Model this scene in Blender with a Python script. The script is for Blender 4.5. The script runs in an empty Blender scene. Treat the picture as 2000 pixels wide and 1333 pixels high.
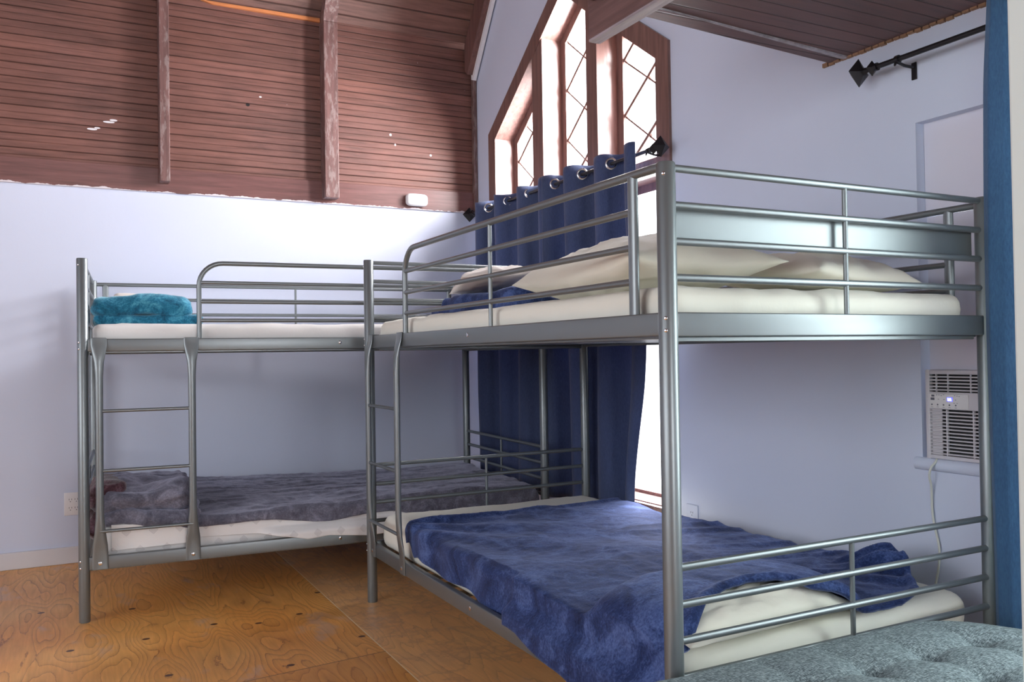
import bpy, bmesh, math, random
from mathutils import Vector, Matrix, noise
random.seed(4)
S = bpy.context.scene
COL = S.collection
PI = math.pi

# ------------------------------------------------------------------ camera
YAW, PITCH, ROLL, FPX, CAMZ = 0.47977, 0.01434, -0.01519, 1680.12, 1.07229
fw = Vector((math.sin(YAW)*math.cos(PITCH), math.cos(YAW)*math.cos(PITCH), math.sin(PITCH)))
rt = Vector((math.cos(YAW), -math.sin(YAW), 0)); up = rt.cross(fw)
rt2 = rt*math.cos(ROLL) + up*math.sin(ROLL); up2 = -rt*math.sin(ROLL) + up*math.cos(ROLL)
cam = bpy.data.cameras.new('camera'); cam.sensor_width = 36; cam.lens = FPX/2000*36
cam.clip_start = 0.05
co = bpy.data.objects.new('camera', cam); COL.objects.link(co)
m = Matrix((rt2, up2, -fw)).transposed().to_4x4(); m.translation = (0, 0, CAMZ)
co.matrix_world = m
S.camera = co

# ------------------------------------------------------------------ world, light, exposure
W = bpy.data.worlds.new('world'); S.world = W; W.use_nodes = True
W.node_tree.nodes['Background'].inputs[0].default_value = (0.93, 0.94, 1.0, 1)
W.node_tree.nodes['Background'].inputs[1].default_value = 3.4
S.view_settings.view_transform = 'Standard'; S.view_settings.look = 'None'
S.view_settings.exposure = 0.06; S.view_settings.gamma = 1.0
S.view_settings.use_curve_mapping = False
S.cycles.use_denoising = True
S.cycles.max_bounces = 8; S.cycles.diffuse_bounces = 5; S.cycles.transparent_max_bounces = 12
S.cycles.sample_clamp_indirect = 6.0
def area(name, loc, target, sx, sy, power, color):
    l = bpy.data.lights.new(name, 'AREA'); l.shape = 'RECTANGLE'; l.size = sx; l.size_y = sy
    l.energy = power; l.color = color
    o = bpy.data.objects.new(name, l); COL.objects.link(o); o.location = loc
    o.rotation_euler = (Vector(target)-Vector(loc)).to_track_quat('-Z', 'Y').to_euler()
    return o
area('daylight_gable_window', (3.05, 3.99, 2.5), (1.0, 3.99, 1.9), 2.1, 2.2, 1180, (1.0, 0.965, 0.98))   # outside the pointed window
area('daylight_side_window', (2.95, 0.82, 1.45), (1.5, 1.0, 1.2), 1.2, 1.5, 62, (0.84, 1.0, 0.97))      # outside the window past the curtain
area('added_fill_back', (0.75, -3.75, 1.75), (0.6, 2.0, 1.3), 1.5, 1.5, 105, (0.97, 0.98, 1.0))      # fill lamp added outside an unseen window behind the camera
area('added_fill_far', (-3.95, 0.9, 1.85), (0.0, 1.6, 1.3), 4.2, 1.8, 88, (0.95, 0.97, 1.0))    # fill lamp added outside made-up windows of the far end

# ------------------------------------------------------------------ constants of the room
X0, Y0 = 2.42, 5.126
ZB = 1.995          # top of the plaster on the left wall
ZK = 3.11           # kink of the roof
SL = 1.39           # slope of the roof

# ------------------------------------------------------------------ helpers
def link(o, parent=None):
    COL.objects.link(o)
    if parent is not None: o.parent = parent
    return o
def tag(o, label=None, cat=None, group=None, kind=None):
    if label: o['label'] = label
    if cat: o['category'] = cat
    if group: o['group'] = group
    if kind: o['kind'] = kind
    return o
def empty(name, loc, rz=0):
    o = bpy.data.objects.new(name, None); link(o); o.location = loc; o.rotation_euler = (0, 0, rz)
    o.empty_display_size = 0.1
    return o
def obj(name, bm, mat, parent=None, smooth=True, ang=40):
    bmesh.ops.recalc_face_normals(bm, faces=bm.faces)
    me = bpy.data.meshes.new(name); bm.to_mesh(me); bm.free()
    if smooth:
        me.shade_smooth(); me.set_sharp_from_angle(angle=math.radians(ang))
    mats = mat if isinstance(mat, (list, tuple)) else [mat]
    for m_ in mats: me.materials.append(m_)
    o = bpy.data.objects.new(name, me)
    return link(o, parent)
def struct(name, bm, mat, label=None, smooth=False, parent=None):
    o = obj(name, bm, mat, parent, smooth); o['kind'] = 'structure'
    if label: o['label'] = label
    return o
def NB(): return bmesh.new()
def box(bm, x0, x1, y0, y1, z0, z1, mi=0, M=None):
    vs = [bm.verts.new((x, y, z)) for x in (x0, x1) for y in (y0, y1) for z in (z0, z1)]
    if M is not None:
        for v in vs: v.co = M @ v.co
    for f in ((0,1,3,2),(4,6,7,5),(0,4,5,1),(2,3,7,6),(0,2,6,4),(1,5,7,3)):
        fc = bm.faces.new([vs[i] for i in f]); fc.material_index = mi
def bbox(bm, x0, x1, y0, y1, z0, z1, r=0.003, seg=2, mi=0, M=None):
    t = bmesh.new(); box(t, x0, x1, y0, y1, z0, z1)
    bmesh.ops.recalc_face_normals(t, faces=t.faces)
    bmesh.ops.bevel(t, geom=t.edges[:], offset=r, segments=seg, affect='EDGES', profile=0.5)
    merge(bm, t, mi, M)
def merge(bm, t, mi=0, M=None):
    vm = {}
    for v in t.verts: vm[v] = bm.verts.new(M @ v.co if M is not None else v.co)
    for f in t.faces:
        try: fc = bm.faces.new([vm[v] for v in f.verts]); fc.material_index = mi
        except ValueError: pass
    t.free()
def prism(bm, pts, axis, a0, a1, mi=0):
    """extrude polygon pts (2-D) along axis 0/1/2 from a0 to a1"""
    def P(p, a):
        if axis == 0: return (a, p[0], p[1])
        if axis == 1: return (p[0], a, p[1])
        return (p[0], p[1], a)
    A = [bm.verts.new(P(p, a0)) for p in pts]; B = [bm.verts.new(P(p, a1)) for p in pts]
    n = len(pts)
    fs = [bm.faces.new(A), bm.faces.new(B[::-1])]
    for i in range(n): fs.append(bm.faces.new([A[i], B[i], B[(i+1) % n], A[(i+1) % n]]))
    for f in fs: f.material_index = mi
def tube(bm, pts, r, n=12, mi=0, ry=None, upv=None, closed=False):
    pts = [Vector(p) for p in pts]; rings = []
    k = len(pts)
    prev = None
    for i, p in enumerate(pts):
        if closed: d = (pts[(i+1) % k]-pts[i-1]).normalized()
        elif i == 0: d = (pts[1]-p).normalized()
        elif i == k-1: d = (p-pts[i-1]).normalized()
        else: d = ((pts[i+1]-p).normalized()+(p-pts[i-1]).normalized()).normalized()
        if prev is None:
            a = Vector(upv) if upv else (Vector((0, 0, 1)) if abs(d.z) < .9 else Vector((1, 0, 0)))
        else: a = prev
        b = d.cross(a).normalized(); a = b.cross(d).normalized(); prev = a
        rr = r[i] if isinstance(r, (list, tuple)) else r
        r2 = rr if ry is None else (ry[i] if isinstance(ry, (list, tuple)) else ry)
        rings.append([bm.verts.new(p + a*rr*math.cos(2*PI*j/n) + b*r2*math.sin(2*PI*j/n)) for j in range(n)])
    fs = []
    for i in range(k if closed else k-1):
        A, B = rings[i], rings[(i+1) % k]
        for j in range(n): fs.append(bm.faces.new([A[j], A[(j+1) % n], B[(j+1) % n], B[j]]))
    if not closed: fs += [bm.faces.new(rings[0][::-1]), bm.faces.new(rings[-1])]
    for f in fs: f.material_index = mi
def disc(bm, c, nrm, r, h, n=14, mi=0):
    c = Vector(c); nrm = Vector(nrm).normalized()
    tube(bm, [c, c+nrm*h*.6, c+nrm*h], [r, r, r*.7], n, mi)
def nz(p, f=1.0, oct_=3):
    return noise.fractal(Vector(p)*f, 1.0, 2.0, oct_, noise_basis='PERLIN_ORIGINAL')
def ridge(p, f=1.0):
    return 1-abs(noise.noise(Vector(p)*f))*2
def soft_box(x0, x1, y0, y1, z0, z1, r, step, disp=None, rz=None):
    """rounded box with a dense skin so that cloth wrinkles can be pressed into it"""
    bm = NB()
    nx, ny, nzz = [max(2, int(round((b-a)/step))) for a, b in ((x0, x1), (y0, y1), (z0, z1))]
    rz = rz or r
    def face(o, du, dv, nu, nv):
        g = [[bm.verts.new(Vector(o)+Vector(du)*(i/nu)+Vector(dv)*(j/nv)) for j in range(nv+1)] for i in range(nu+1)]
        for i in range(nu):
            for j in range(nv): bm.faces.new([g[i][j], g[i+1][j], g[i+1][j+1], g[i][j+1]])
    dx, dy, dz = x1-x0, y1-y0, z1-z0
    face((x0, y0, z0), (dx, 0, 0), (0, dy, 0), nx, ny); face((x0, y0, z1), (dx, 0, 0), (0, dy, 0), nx, ny)
    face((x0, y0, z0), (dx, 0, 0), (0, 0, dz), nx, nzz); face((x0, y1, z0), (dx, 0, 0), (0, 0, dz), nx, nzz)
    face((x0, y0, z0), (0, dy, 0), (0, 0, dz), ny, nzz); face((x1, y0, z0), (0, dy, 0), (0, 0, dz), ny, nzz)
    bmesh.ops.remove_doubles(bm, verts=bm.verts, dist=1e-5)
    for v in bm.verts:
        p = v.co
        c = Vector((min(max(p.x, x0+r), x1-r), min(max(p.y, y0+r), y1-r), min(max(p.z, z0+rz), z1-rz)))
        d = p-c
        if d.length > 1e-9:
            dd = Vector((d.x/r, d.y/r, d.z/rz)).normalized()
            v.co = c+Vector((dd.x*r, dd.y*r, dd.z*rz))
            nn = dd
        else: nn = Vector((0, 0, 1))
        if disp: v.co += disp(v.co, nn)
    return bm
def sheet(P, nu, nv, thick=0.0, disp=None):
    """grid surface P(s,t), optionally closed with an offset underside"""
    bm = NB()
    g = [[bm.verts.new(P(i/nu, j/nv)) for j in range(nv+1)] for i in range(nu+1)]
    for i in range(nu):
        for j in range(nv): bm.faces.new([g[i][j], g[i+1][j], g[i+1][j+1], g[i][j+1]])
    if thick:
        bm.normal_update()
        h = [[bm.verts.new(g[i][j].co-g[i][j].normal*thick) for j in range(nv+1)] for i in range(nu+1)]
        for i in range(nu):
            for j in range(nv): bm.faces.new([h[i][j], h[i][j+1], h[i+1][j+1], h[i+1][j]])
        for i in range(nu):
            bm.faces.new([g[i][0], h[i][0], h[i+1][0], g[i+1][0]]); bm.faces.new([g[i][nv], g[i+1][nv], h[i+1][nv], h[i][nv]])
        for j in range(nv):
            bm.faces.new([g[0][j], g[0][j+1], h[0][j+1], h[0][j]]); bm.faces.new([g[nu][j], h[nu][j], h[nu][j+1], g[nu][j+1]])
    return bm
def smst(a, b, x):
    t = min(max((x-a)/(b-a), 0), 1); return t*t*(3-2*t)
def interp(tab, x):
    if x <= tab[0][0]: return tab[0][1]
    for (a, va), (b, vb) in zip(tab, tab[1:]):
        if x <= b: return va+(vb-va)*(x-a)/(b-a)
    return tab[-1][1]

# ------------------------------------------------------------------ materials
class NT:
    def __init__(s, name):
        s.m = bpy.data.materials.new(name); s.m.use_nodes = True; s.t = s.m.node_tree
        s.b = s.t.nodes['Principled BSDF']; s.out = s.t.nodes['Material Output']
    def n(s, k, **kw):
        nd = s.t.nodes.new(k)
        for a, v in kw.items(): setattr(nd, a, v)
        return nd
    def l(s, a, b): s.t.links.new(a, b)
    def set(s, k, v):
        if hasattr(v, 'links') or isinstance(v, bpy.types.NodeSocket): s.l(v, s.b.inputs[k])
        else: s.b.inputs[k].default_value = v
    def pos(s):
        if not hasattr(s, '_p'): s._p = s.n('ShaderNodeTexCoord').outputs['Object']
        return s._p
    def map(s, scale, loc=(0, 0, 0), src=None):
        nd = s.n('ShaderNodeMapping'); nd.inputs['Scale'].default_value = scale; nd.inputs['Location'].default_value = loc
        s.l(src or s.pos(), nd.inputs[0]); return nd.outputs[0]
    def noise(s, vec, scale, detail=4, rough=.55, dist=0):
        nd = s.n('ShaderNodeTexNoise'); s.l(vec, nd.inputs['Vector'])
        nd.inputs['Scale'].default_value = scale; nd.inputs['Detail'].default_value = detail
        nd.inputs['Roughness'].default_value = rough; nd.inputs['Distortion'].default_value = dist
        return nd.outputs['Fac']
    def ramp(s, fac, stops, interp='LINEAR'):
        nd = s.n('ShaderNodeValToRGB'); s.l(fac, nd.inputs[0]); cr = nd.color_ramp; cr.interpolation = interp
        while len(cr.elements) < len(stops): cr.elements.new(.5)
        for e, (p, c) in zip(cr.elements, stops):
            e.position = p; e.color = (*c, 1) if not isinstance(c, (int, float)) else (c, c, c, 1)
        return nd.outputs[0]
    def math(s, op, a, b=None, c=None):
        nd = s.n('ShaderNodeMath', operation=op)
        for i, v in enumerate((a, b, c)):
            if v is None: continue
            if isinstance(v, (int, float)): nd.inputs[i].default_value = v
            else: s.l(v, nd.inputs[i])
        return nd.outputs[0]
    def mix(s, fac, a, b, mode='MIX'):
        nd = s.n('ShaderNodeMix', data_type='RGBA', blend_type=mode)
        for i, v in ((0, fac), (6, a), (7, b)):
            if isinstance(v, (int, float)): nd.inputs[i].default_value = v
            elif isinstance(v, tuple): nd.inputs[i].default_value = (*v, 1)
            else: s.l(v, nd.inputs[i])
        return nd.outputs[2]
    def bump(s, h, strength, dist=.01):
        nd = s.n('ShaderNodeBump'); nd.inputs['Strength'].default_value = strength
        nd.inputs['Distance'].default_value = dist; s.l(h, nd.inputs['Height'])
        s.l(nd.outputs[0], s.b.inputs['Normal'])
    def xyz(s, src=None):
        nd = s.n('ShaderNodeSeparateXYZ'); s.l(src or s.pos(), nd.inputs[0]); return nd.outputs
    def spots(s, pts, src=None):
        """mask of small blobs at 3-D points [(x,y,z,rx,ry,rz)]"""
        tot = None
        for (x, y, z, a, b, c) in pts:
            v = s.map((1/a, 1/b, 1/c), (-x/a, -y/b, -z/c), src)
            ln = s.n('ShaderNodeVectorMath', operation='LENGTH'); s.l(v, ln.inputs[0])
            k = s.math('LESS_THAN', ln.outputs['Value'], 1.0)
            tot = k if tot is None else s.math('MAXIMUM', tot, k)
        return tot

def plain(name, col, rough=.5, metal=0, bump=None, coat=0, sheen=0, var=0):
    t = NT(name); t.set('Roughness', rough); t.set('Metallic', metal)
    if var:
        f = t.noise(t.pos(), var[0]); t.set('Base Color', t.ramp(f, [(.3, tuple(c*(1-var[1]) for c in col)), (.7, tuple(min(1, c*(1+var[1])) for c in col))]))
    else: t.set('Base Color', (*col, 1))
    if bump: t.bump(t.noise(t.pos(), bump[0], 3), bump[1], bump[2])
    if coat: t.set('Coat Weight', coat)
    if sheen: t.set('Sheen Weight', sheen); t.set('Sheen Roughness', .4)
    return t.m

M_wall = plain('painted_plaster', (.60, .655, .80), .6, bump=(60, .12, .002), var=(1.3, .02))
M_white = plain('white_paint', (.78, .78, .80), .45)
M_trimwhite = plain('baseboard_paint', (.66, .65, .67), .45)
M_part = plain('partition_paint', (.62, .70, .68), .5, bump=(40, .1, .002))
M_black = plain('black_metal', (.02, .018, .022), .35, .4)
M_dark = plain('dark_cavity', (.012, .012, .014), .8)
M_chrome = plain('chrome', (.75, .76, .78), .18, 1)
M_plastic = plain('white_plastic', (.74, .73, .74), .35)
M_acplast = plain('appliance_plastic', (.62, .60, .64), .4)
M_cord = plain('cord_rubber', (.66, .68, .62), .5)
M_badge = plain('indicator', (.12, .35, .36), .4)
def mk_metal():
    t = NT('bed_metal'); t.set('Base Color', (.20, .225, .235, 1)); t.set('Metallic', .6); t.set('Roughness', .38)
    t.bump(t.noise(t.pos(), 900, 2), .06, .0005); t.set('Coat Weight', .15); t.set('Coat Roughness', .25)
    return t.m
M_bed = mk_metal()
M_slat = plain('slat_wood', (.5, .4, .28), .6)

def mk_panel(name, axis, pitch, base, mid=True, spots=None, hole=None, edge=None, off=0.0, speck=True):
    """stained bead-board; grooves every `pitch` along axis, grain along x"""
    t = NT(name); o = t.xyz(); c = o[axis]
    a = t.math('FRACT', t.math('DIVIDE', t.math('ADD', c, off), pitch))
    g = t.math('LESS_THAN', t.math('ABSOLUTE', t.math('SUBTRACT', a, .5)), .035*0.04/pitch*1.4)
    d = t.math('ABSOLUTE', t.math('SUBTRACT', a, .5))
    gs = t.ramp(d, [(0, 1.0), (.06, .0)])
    if mid:
        a2 = t.math('FRACT', t.math('ADD', a, .5)); d2 = t.math('ABSOLUTE', t.math('SUBTRACT', a2, .5))
        gs = t.math('MAXIMUM', gs, t.ramp(d2, [(0, .45), (.045, .0)]))
    brd = t.math('FLOOR', t.math('DIVIDE', t.math('ADD', t.math('ADD', c, off), pitch*.5), pitch))
    wn = t.n('ShaderNodeTexWhiteNoise', noise_dimensions='1D'); t.l(brd, wn.inputs['W'])
    vec = t.map((2.2, 26, 26) if axis != 1 else (2.2, 26, 26))
    ad = t.n('ShaderNodeVectorMath', operation='ADD'); t.l(vec, ad.inputs[0])
    cb = t.n('ShaderNodeCombineXYZ'); t.l(t.math('MULTIPLY', wn.outputs['Value'], 40), cb.inputs[0]); t.l(cb.outputs[0], ad.inputs[1])
    gr = t.noise(ad.outputs[0], 2.0, 6, .65)
    big = t.noise(t.map((.8, 1.2, 1.2)), 1.6, 3)
    lo = tuple(v*.55 for v in base); hi = tuple(v*1.45 for v in base)
    colr = t.ramp(gr, [(.28, lo), (.5, base), (.74, hi)])
    colr = t.mix(t.ramp(big, [(.35, 0.0), (.7, .35)]), colr, (base[0]*1.5, base[1]*1.25, base[2]*1.0))
    vv = t.math('MULTIPLY_ADD', wn.outputs['Value'], .35, .82)
    cbv = t.n('ShaderNodeCombineXYZ'); [t.l(vv, cbv.inputs[i]) for i in range(3)]
    colr = t.mix(1.0, colr, cbv.outputs[0], 'MULTIPLY')
    colr = t.mix(t.math('MULTIPLY', gs, .8), colr, tuple(v*.12 for v in base))
    if speck:
        sp = t.noise(t.pos(), 34, 2, .5); colr = t.mix(t.ramp(sp, [(.81, 0.0), (.815, .7)]), colr, (.6, .56, .56))
    if spots: colr = t.mix(t.spots(spots), colr, (.78, .76, .8))
    if hole: colr = t.mix(t.spots(hole), colr, (.004, .003, .003))
    t.set('Base Color', colr); t.set('Roughness', t.math('MULTIPLY_ADD', gr, .25, .42))
    h = t.math('SUBTRACT', t.math('MULTIPLY', gr, .12), gs)
    t.bump(h, .7, .006)
    return t.m
BR = (.155, .070, .057)
M_panelL = mk_panel('wall_beadboard', 2, .074, BR,
    spots=[(.222, 5.1, 2.362, .03, .1, .006), (.245, 5.1, 2.374, .02, .1, .006), (.14, 5.1, 2.315, .026, .1, .006), (.165, 5.1, 2.324, .015, .1, .005), (1.83, 5.1, 2.46, .008, .1, .008), (1.86, 5.1, 2.40, .006, .1, .008), (2.10, 5.1, 2.355, .008, .1, .007), (1.03, 5.1, 2.60, .008, .1, .005)],
    hole=[(.957, 5.1, 2.545, .012, .1, .010)])
M_panelR = mk_panel('roof_boards', 2, .082, (.16, .082, .068), mid=False)
M_panelC = mk_panel('loft_boards', 1, .0655, (.115, .062, .062), mid=False, off=.01)
def mk_wood(name, base, axis=0, rough=.45, edge=None, worn=0):
    t = NT(name); sc = [22, 22, 22]; sc[axis] = 1.6
    gr = t.noise(t.map(tuple(sc)), 2.0, 6, .6)
    colr = t.ramp(gr, [(.25, tuple(v*.6 for v in base)), (.75, tuple(v*1.35 for v in base))])
    if worn:
        sc2 = [30, 30, 30]; sc2[axis] = 7
        w = t.noise(t.map(tuple(sc2)), 1.5, 5, .7)
        colr = t.mix(t.ramp(w, [(.5, 0.0), (.6, worn)]), colr, (.36, .30, .29))
    if edge:
        e = t.math('LESS_THAN', t.math('ADD', t.xyz()[2], t.math('MULTIPLY', t.noise(t.map((3, 1, 1)), 3, 5, .7), -.045)), edge)
        colr = t.mix(e, colr, (.66, .62, .66))
    t.set('Base Color', colr); t.set('Roughness', rough); t.bump(gr, .25, .003)
    return t.m
M_plate = mk_wood('painted_brown_board', (.155, .068, .062), 0, .4, edge=ZB-.017)
M_rafter = mk_wood('rafter_wood', (.15, .075, .068), 2, .5, worn=.45)
M_rafterS = mk_wood('rafter_wood_sloped', (.15, .072, .062), 2, .5)
M_joist = mk_wood('joist_wood', (.15, .085, .082), 1, .5)
M_joistw = mk_wood('weathered_joist_face', (.36, .31, .34), 1, .6, worn=.8)
M_win = mk_wood('window_wood', (.19, .105, .09), 2, .32)
M_lead = mk_wood('lattice_bar', (.20, .12, .10), 2, .5)
M_cornerwood = mk_wood('corner_board', (.13, .07, .06), 2, .5, worn=.35)

def mk_glass():
    t = NT('window_glass'); t.t.nodes.remove(t.b)
    tr = t.n('ShaderNodeBsdfTransparent'); gl = t.n('ShaderNodeBsdfGlossy'); gl.inputs['Roughness'].default_value = .03
    fr = t.n('ShaderNodeLayerWeight'); fr.inputs['Blend'].default_value = .12
    mx = t.n('ShaderNodeMixShader'); mx.inputs[0].default_value = .05; t.l(tr.outputs[0], mx.inputs[1]); t.l(gl.outputs[0], mx.inputs[2])
    t.l(mx.outputs[0], t.out.inputs[0]); return t.m
M_glass = mk_glass()

def mk_floor():
    t = NT('plywood'); x, y, z = t.xyz()
    right = t.math('GREATER_THAN', x, 1.025)
    near = t.math('MULTIPLY', t.math('LESS_THAN', y, t.math('MULTIPLY_ADD', x, .09, 2.905)), t.math('SUBTRACT', 1, right))
    sid = t.math('ADD', t.math('MULTIPLY', right, 7.3), t.math('MULTIPLY', near, 3.1))
    cb = t.n('ShaderNodeCombineXYZ'); t.l(sid, cb.inputs[0]); t.l(sid, cb.inputs[2])
    ad = t.n('ShaderNodeVectorMath', operation='ADD'); t.l(t.pos(), ad.inputs[0]); t.l(cb.outputs[0], ad.inputs[1])
    v = t.map((3.0, .50, 1), src=ad.outputs[0])
    f = t.noise(v, 1.5, 2.0, .42, .25)
    knots = [(.526, 3.646), (.011, 3.586), (.269, 3.588), (.306, 3.139), (.86, 3.608), (.69, 3.028), (.686, 3.568), (1.0, 3.2), (1.011, 3.892), (-.096, 4.185), (.25, 4.05), (1.5, 2.9), (.45, 2.7)]
    acc = f
    km = None
    for (kx, ky) in knots:
        vv = t.map((1/.10, 1/.17, 0), (-kx/.10, -ky/.17, 0)); ln = t.n('ShaderNodeVectorMath', operation='LENGTH'); t.l(vv, ln.inputs[0])
        e = t.math('MULTIPLY', t.math('POWER', 2.718, t.math('MULTIPLY', t.math('MULTIPLY', ln.outputs['Value'], ln.outputs['Value']), -1.0)), .14)
        acc = t.math('ADD', acc, e)
        vv2 = t.map((1/.016, 1/.013, 0), (-kx/.016, -ky/.013, 0)); l2 = t.n('ShaderNodeVectorMath', operation='LENGTH'); t.l(vv2, l2.inputs[0])
        k = t.ramp(l2.outputs['Value'], [(.75, 1.0), (1.0, 0.0)])
        km = k if km is None else t.math('MAXIMUM', km, k)
    acc = t.math('ADD', acc, t.math('MULTIPLY', t.noise(t.map((24, 9, 1), src=ad.outputs[0]), 2.0, 4, .7), .022))
    ring = t.math('FRACT', t.math('MULTIPLY', acc, 22))
    line = t.ramp(ring, [(0, .45), (.035, 1.0), (.09, .36), (.4, .14), (.9, .0), (1, .1)])
    wig = t.noise(t.map((60, 4, 1), src=ad.outputs[0]), 1.5, 4)
    big = t.noise(ad.outputs[0], 2.2, 3)
    c = t.ramp(big, [(.3, (.86, .36, .07)), (.6, (.92, .46, .12)), (.8, (.86, .48, .19))])
    c = t.mix(t.math('MULTIPLY', line, t.ramp(t.noise(t.map((1, 1, 1), (3, 9, 0)), 3.1, 3), [(.35, .55), (.65, 1.0)])), c, (.30, .085, .012))
    c = t.mix(t.ramp(wig, [(.35, 0.0), (.75, .34)]), c, (.44, .22, .09))
    pt = t.noise(ad.outputs[0], 3.3, 5, .65)
    c = t.mix(t.math('MULTIPLY', right, t.ramp(t.math('ABSOLUTE', t.math('SUBTRACT', pt, .5)), [(.0, .6), (.02, .25), (.05, 0.0)])), c, (.36, .13, .06))
    c = t.mix(t.ramp(t.noise(t.map((1, .5, 1), (4, 2, 0)), 5, 4, .6), [(.60, 0.0), (.68, .38)]), c, (.52, .42, .38))
    c = t.mix(km, c, (.10, .03, .015))
    seam = t.math('LESS_THAN', t.math('ABSOLUTE', t.math('SUBTRACT', x, 1.025)), .0022)
    yl = t.math('SUBTRACT', y, t.math('MULTIPLY_ADD', x, .09, 2.905))
    seam2 = t.math('MULTIPLY', t.math('LESS_THAN', t.math('ABSOLUTE', yl), .0022), t.math('SUBTRACT', 1, right))
    c = t.mix(t.math('MULTIPLY', right, .35), c, (.90, .62, .38))
    c = t.mix(t.math('MULTIPLY', near, .35), c, (.50, .20, .05))
    c = t.mix(seam, c, (.95, .75, .50)); c = t.mix(seam2, c, (.16, .07, .02))
    t.set('Base Color', c); t.set('Roughness', t.math('MULTIPLY_ADD', wig, .2, .30))
    t.bump(t.math('MULTIPLY', line, -1), .12, .002); t.set('Coat Weight', .12); t.set('Coat Roughness', .2)
    return t.m
M_floor = mk_floor()

def mk_plush(name, dark, mid, light, sc=9, sheen=.8, shc=(1, 1, 1)):
    t = NT(name)
    f = t.noise(t.pos(), sc, 6, .68, .9); f2 = t.noise(t.map((1, 1, 1)), 140, 3, .7)
    g = t.math('MULTIPLY_ADD', f2, .34, t.math('MULTIPLY', f, .83))
    t.set('Base Color', t.ramp(g, [(.42, dark), (.58, mid), (.74, light)])); t.set('Roughness', .85)
    t.set('Sheen Weight', sheen); t.set('Sheen Roughness', .45); t.set('Sheen Tint', (*shc, 1))
    t.set('Specular IOR Level', .15)
    t.bump(g, .7, .006); return t.m
M_navy = mk_plush('navy_plush', (.006, .010, .040), (.022, .042, .135), (.095, .15, .36), 6, .38, (.5, .6, 1))
M_teal = mk_plush('teal_plush', (.01, .07, .13), (.02, .17, .28), (.10, .38, .52), 14, .5, (.6, .9, 1))
M_grey = mk_plush('grey_plush', (.07, .07, .095), (.13, .13, .17), (.25, .25, .32), 12, .5, (.8, .8, 1))
M_maroon = mk_plush('maroon_plush', (.02, .008, .014), (.07, .03, .04), (.2, .12, .15), 14, .4)

def mk_sheetmat(name, col, pattern=False):
    t = NT(name); c = (*col, 1)
    wr = t.noise(t.pos(), 14, 4, .6, .4)
    if pattern:
        x, y, z = t.xyz()
        # printed nested diamonds on a loose grid over the length and the drop of the sheet
        u = t.math('DIVIDE', x, .105); v = t.math('DIVIDE', t.math('ADD', z, t.math('MULTIPLY', y, .15)), .078)
        row = t.math('FLOOR', v); uu = t.math('ADD', u, t.math('MULTIPLY', t.math('FRACT', t.math('MULTIPLY', row, .5)), 1.0))
        du = t.math('ABSOLUTE', t.math('SUBTRACT', t.math('FRACT', uu), .5)); dv = t.math('ABSOLUTE', t.math('SUBTRACT', t.math('FRACT', v), .5))
        s_ = t.math('ADD', t.math('MULTIPLY', du, 1.35), dv)
        ln = t.math('MULTIPLY', t.math('LESS_THAN', s_, .27), t.math('GREATER_THAN', t.math('FRACT', t.math('MULTIPLY', s_, 13.0)), .70))
        c = t.mix(t.math('MULTIPLY', ln, .62), col, (.14, .12, .15))
    if isinstance(c, tuple): t.set('Base Color', c)
    else: t.set('Base Color', c)
    t.set('Roughness', .8); t.set('Sheen Weight', .15); t.bump(wr, .25, .008); return t.m
M_sheet = mk_sheetmat('cream_sheet', (.80, .79, .70))
M_sheetw = mk_sheetmat('white_sheet', (.80, .79, .77))
M_pillow = mk_sheetmat('cream_pillowcase', (.84, .82, .71))
M_pillow2 = mk_sheetmat('beige_pillowcase', (.80, .74, .68))
M_print = mk_sheetmat('printed_sheet', (.78, .77, .76), True)

def mk_curtain(name, a, b, trans=.12):
    t = NT(name)
    w = t.noise(t.map((220, 220, 60)), 1, 3, .7)
    big = t.noise(t.map((3, 3, .7)), 2, 3)
    g = t.math('MULTIPLY_ADD', w, .55, t.math('MULTIPLY', big, .5))
    c = t.ramp(g, [(.35, a), (.7, b)]); t.set('Base Color', c); t.set('Roughness', .8); t.set('Sheen Weight', .3)
    t.bump(w, .35, .0015)
    if trans:
        tl = t.n('ShaderNodeBsdfTranslucent'); t.l(c, tl.inputs[0])
        mx = t.n('ShaderNodeMixShader'); mx.inputs[0].default_value = trans
        t.l(t.b.outputs[0], mx.inputs[1]); t.l(tl.outputs[0], mx.inputs[2]); t.l(mx.outputs[0], t.out.inputs[0])
    return t.m
M_curt = mk_curtain('navy_curtain', (.026, .042, .11), (.065, .095, .205), .2)
M_curt2 = mk_curtain('teal_navy_curtain', (.022, .085, .20), (.055, .165, .33), .1)
def mk_tweed():
    t = NT('grey_tweed')
    a = t.noise(t.map((70, 420, 200)), 1, 2, .8); b = t.noise(t.map((420, 70, 200)), 1, 2, .8)
    c0 = t.noise(t.map((150, 260, 150)), 1, 4, .75)
    g = t.math('ADD', t.math('MULTIPLY', a, .45), t.math('ADD', t.math('MULTIPLY', b, .35), t.math('MULTIPLY', c0, .25)))
    t.set('Base Color', t.ramp(g, [(.42, (.04, .055, .065)), (.53, (.155, .20, .215)), (.64, (.38, .45, .47))])); t.set('Roughness', .9)
    t.bump(g, .5, .002); return t.m
M_tweed = mk_tweed()
def mk_emit(name, col, s):
    t = NT(name); t.set('Base Color', (*col, 1)); t.set('Emission Color', (*col, 1)); t.set('Emission Strength', s); return t.m
M_disp = mk_emit('display_blue', (.12, .12, 1.0), 1.2)
M_digit = mk_emit('display_digit', (.8, .85, 1.0), 2.2)

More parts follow.
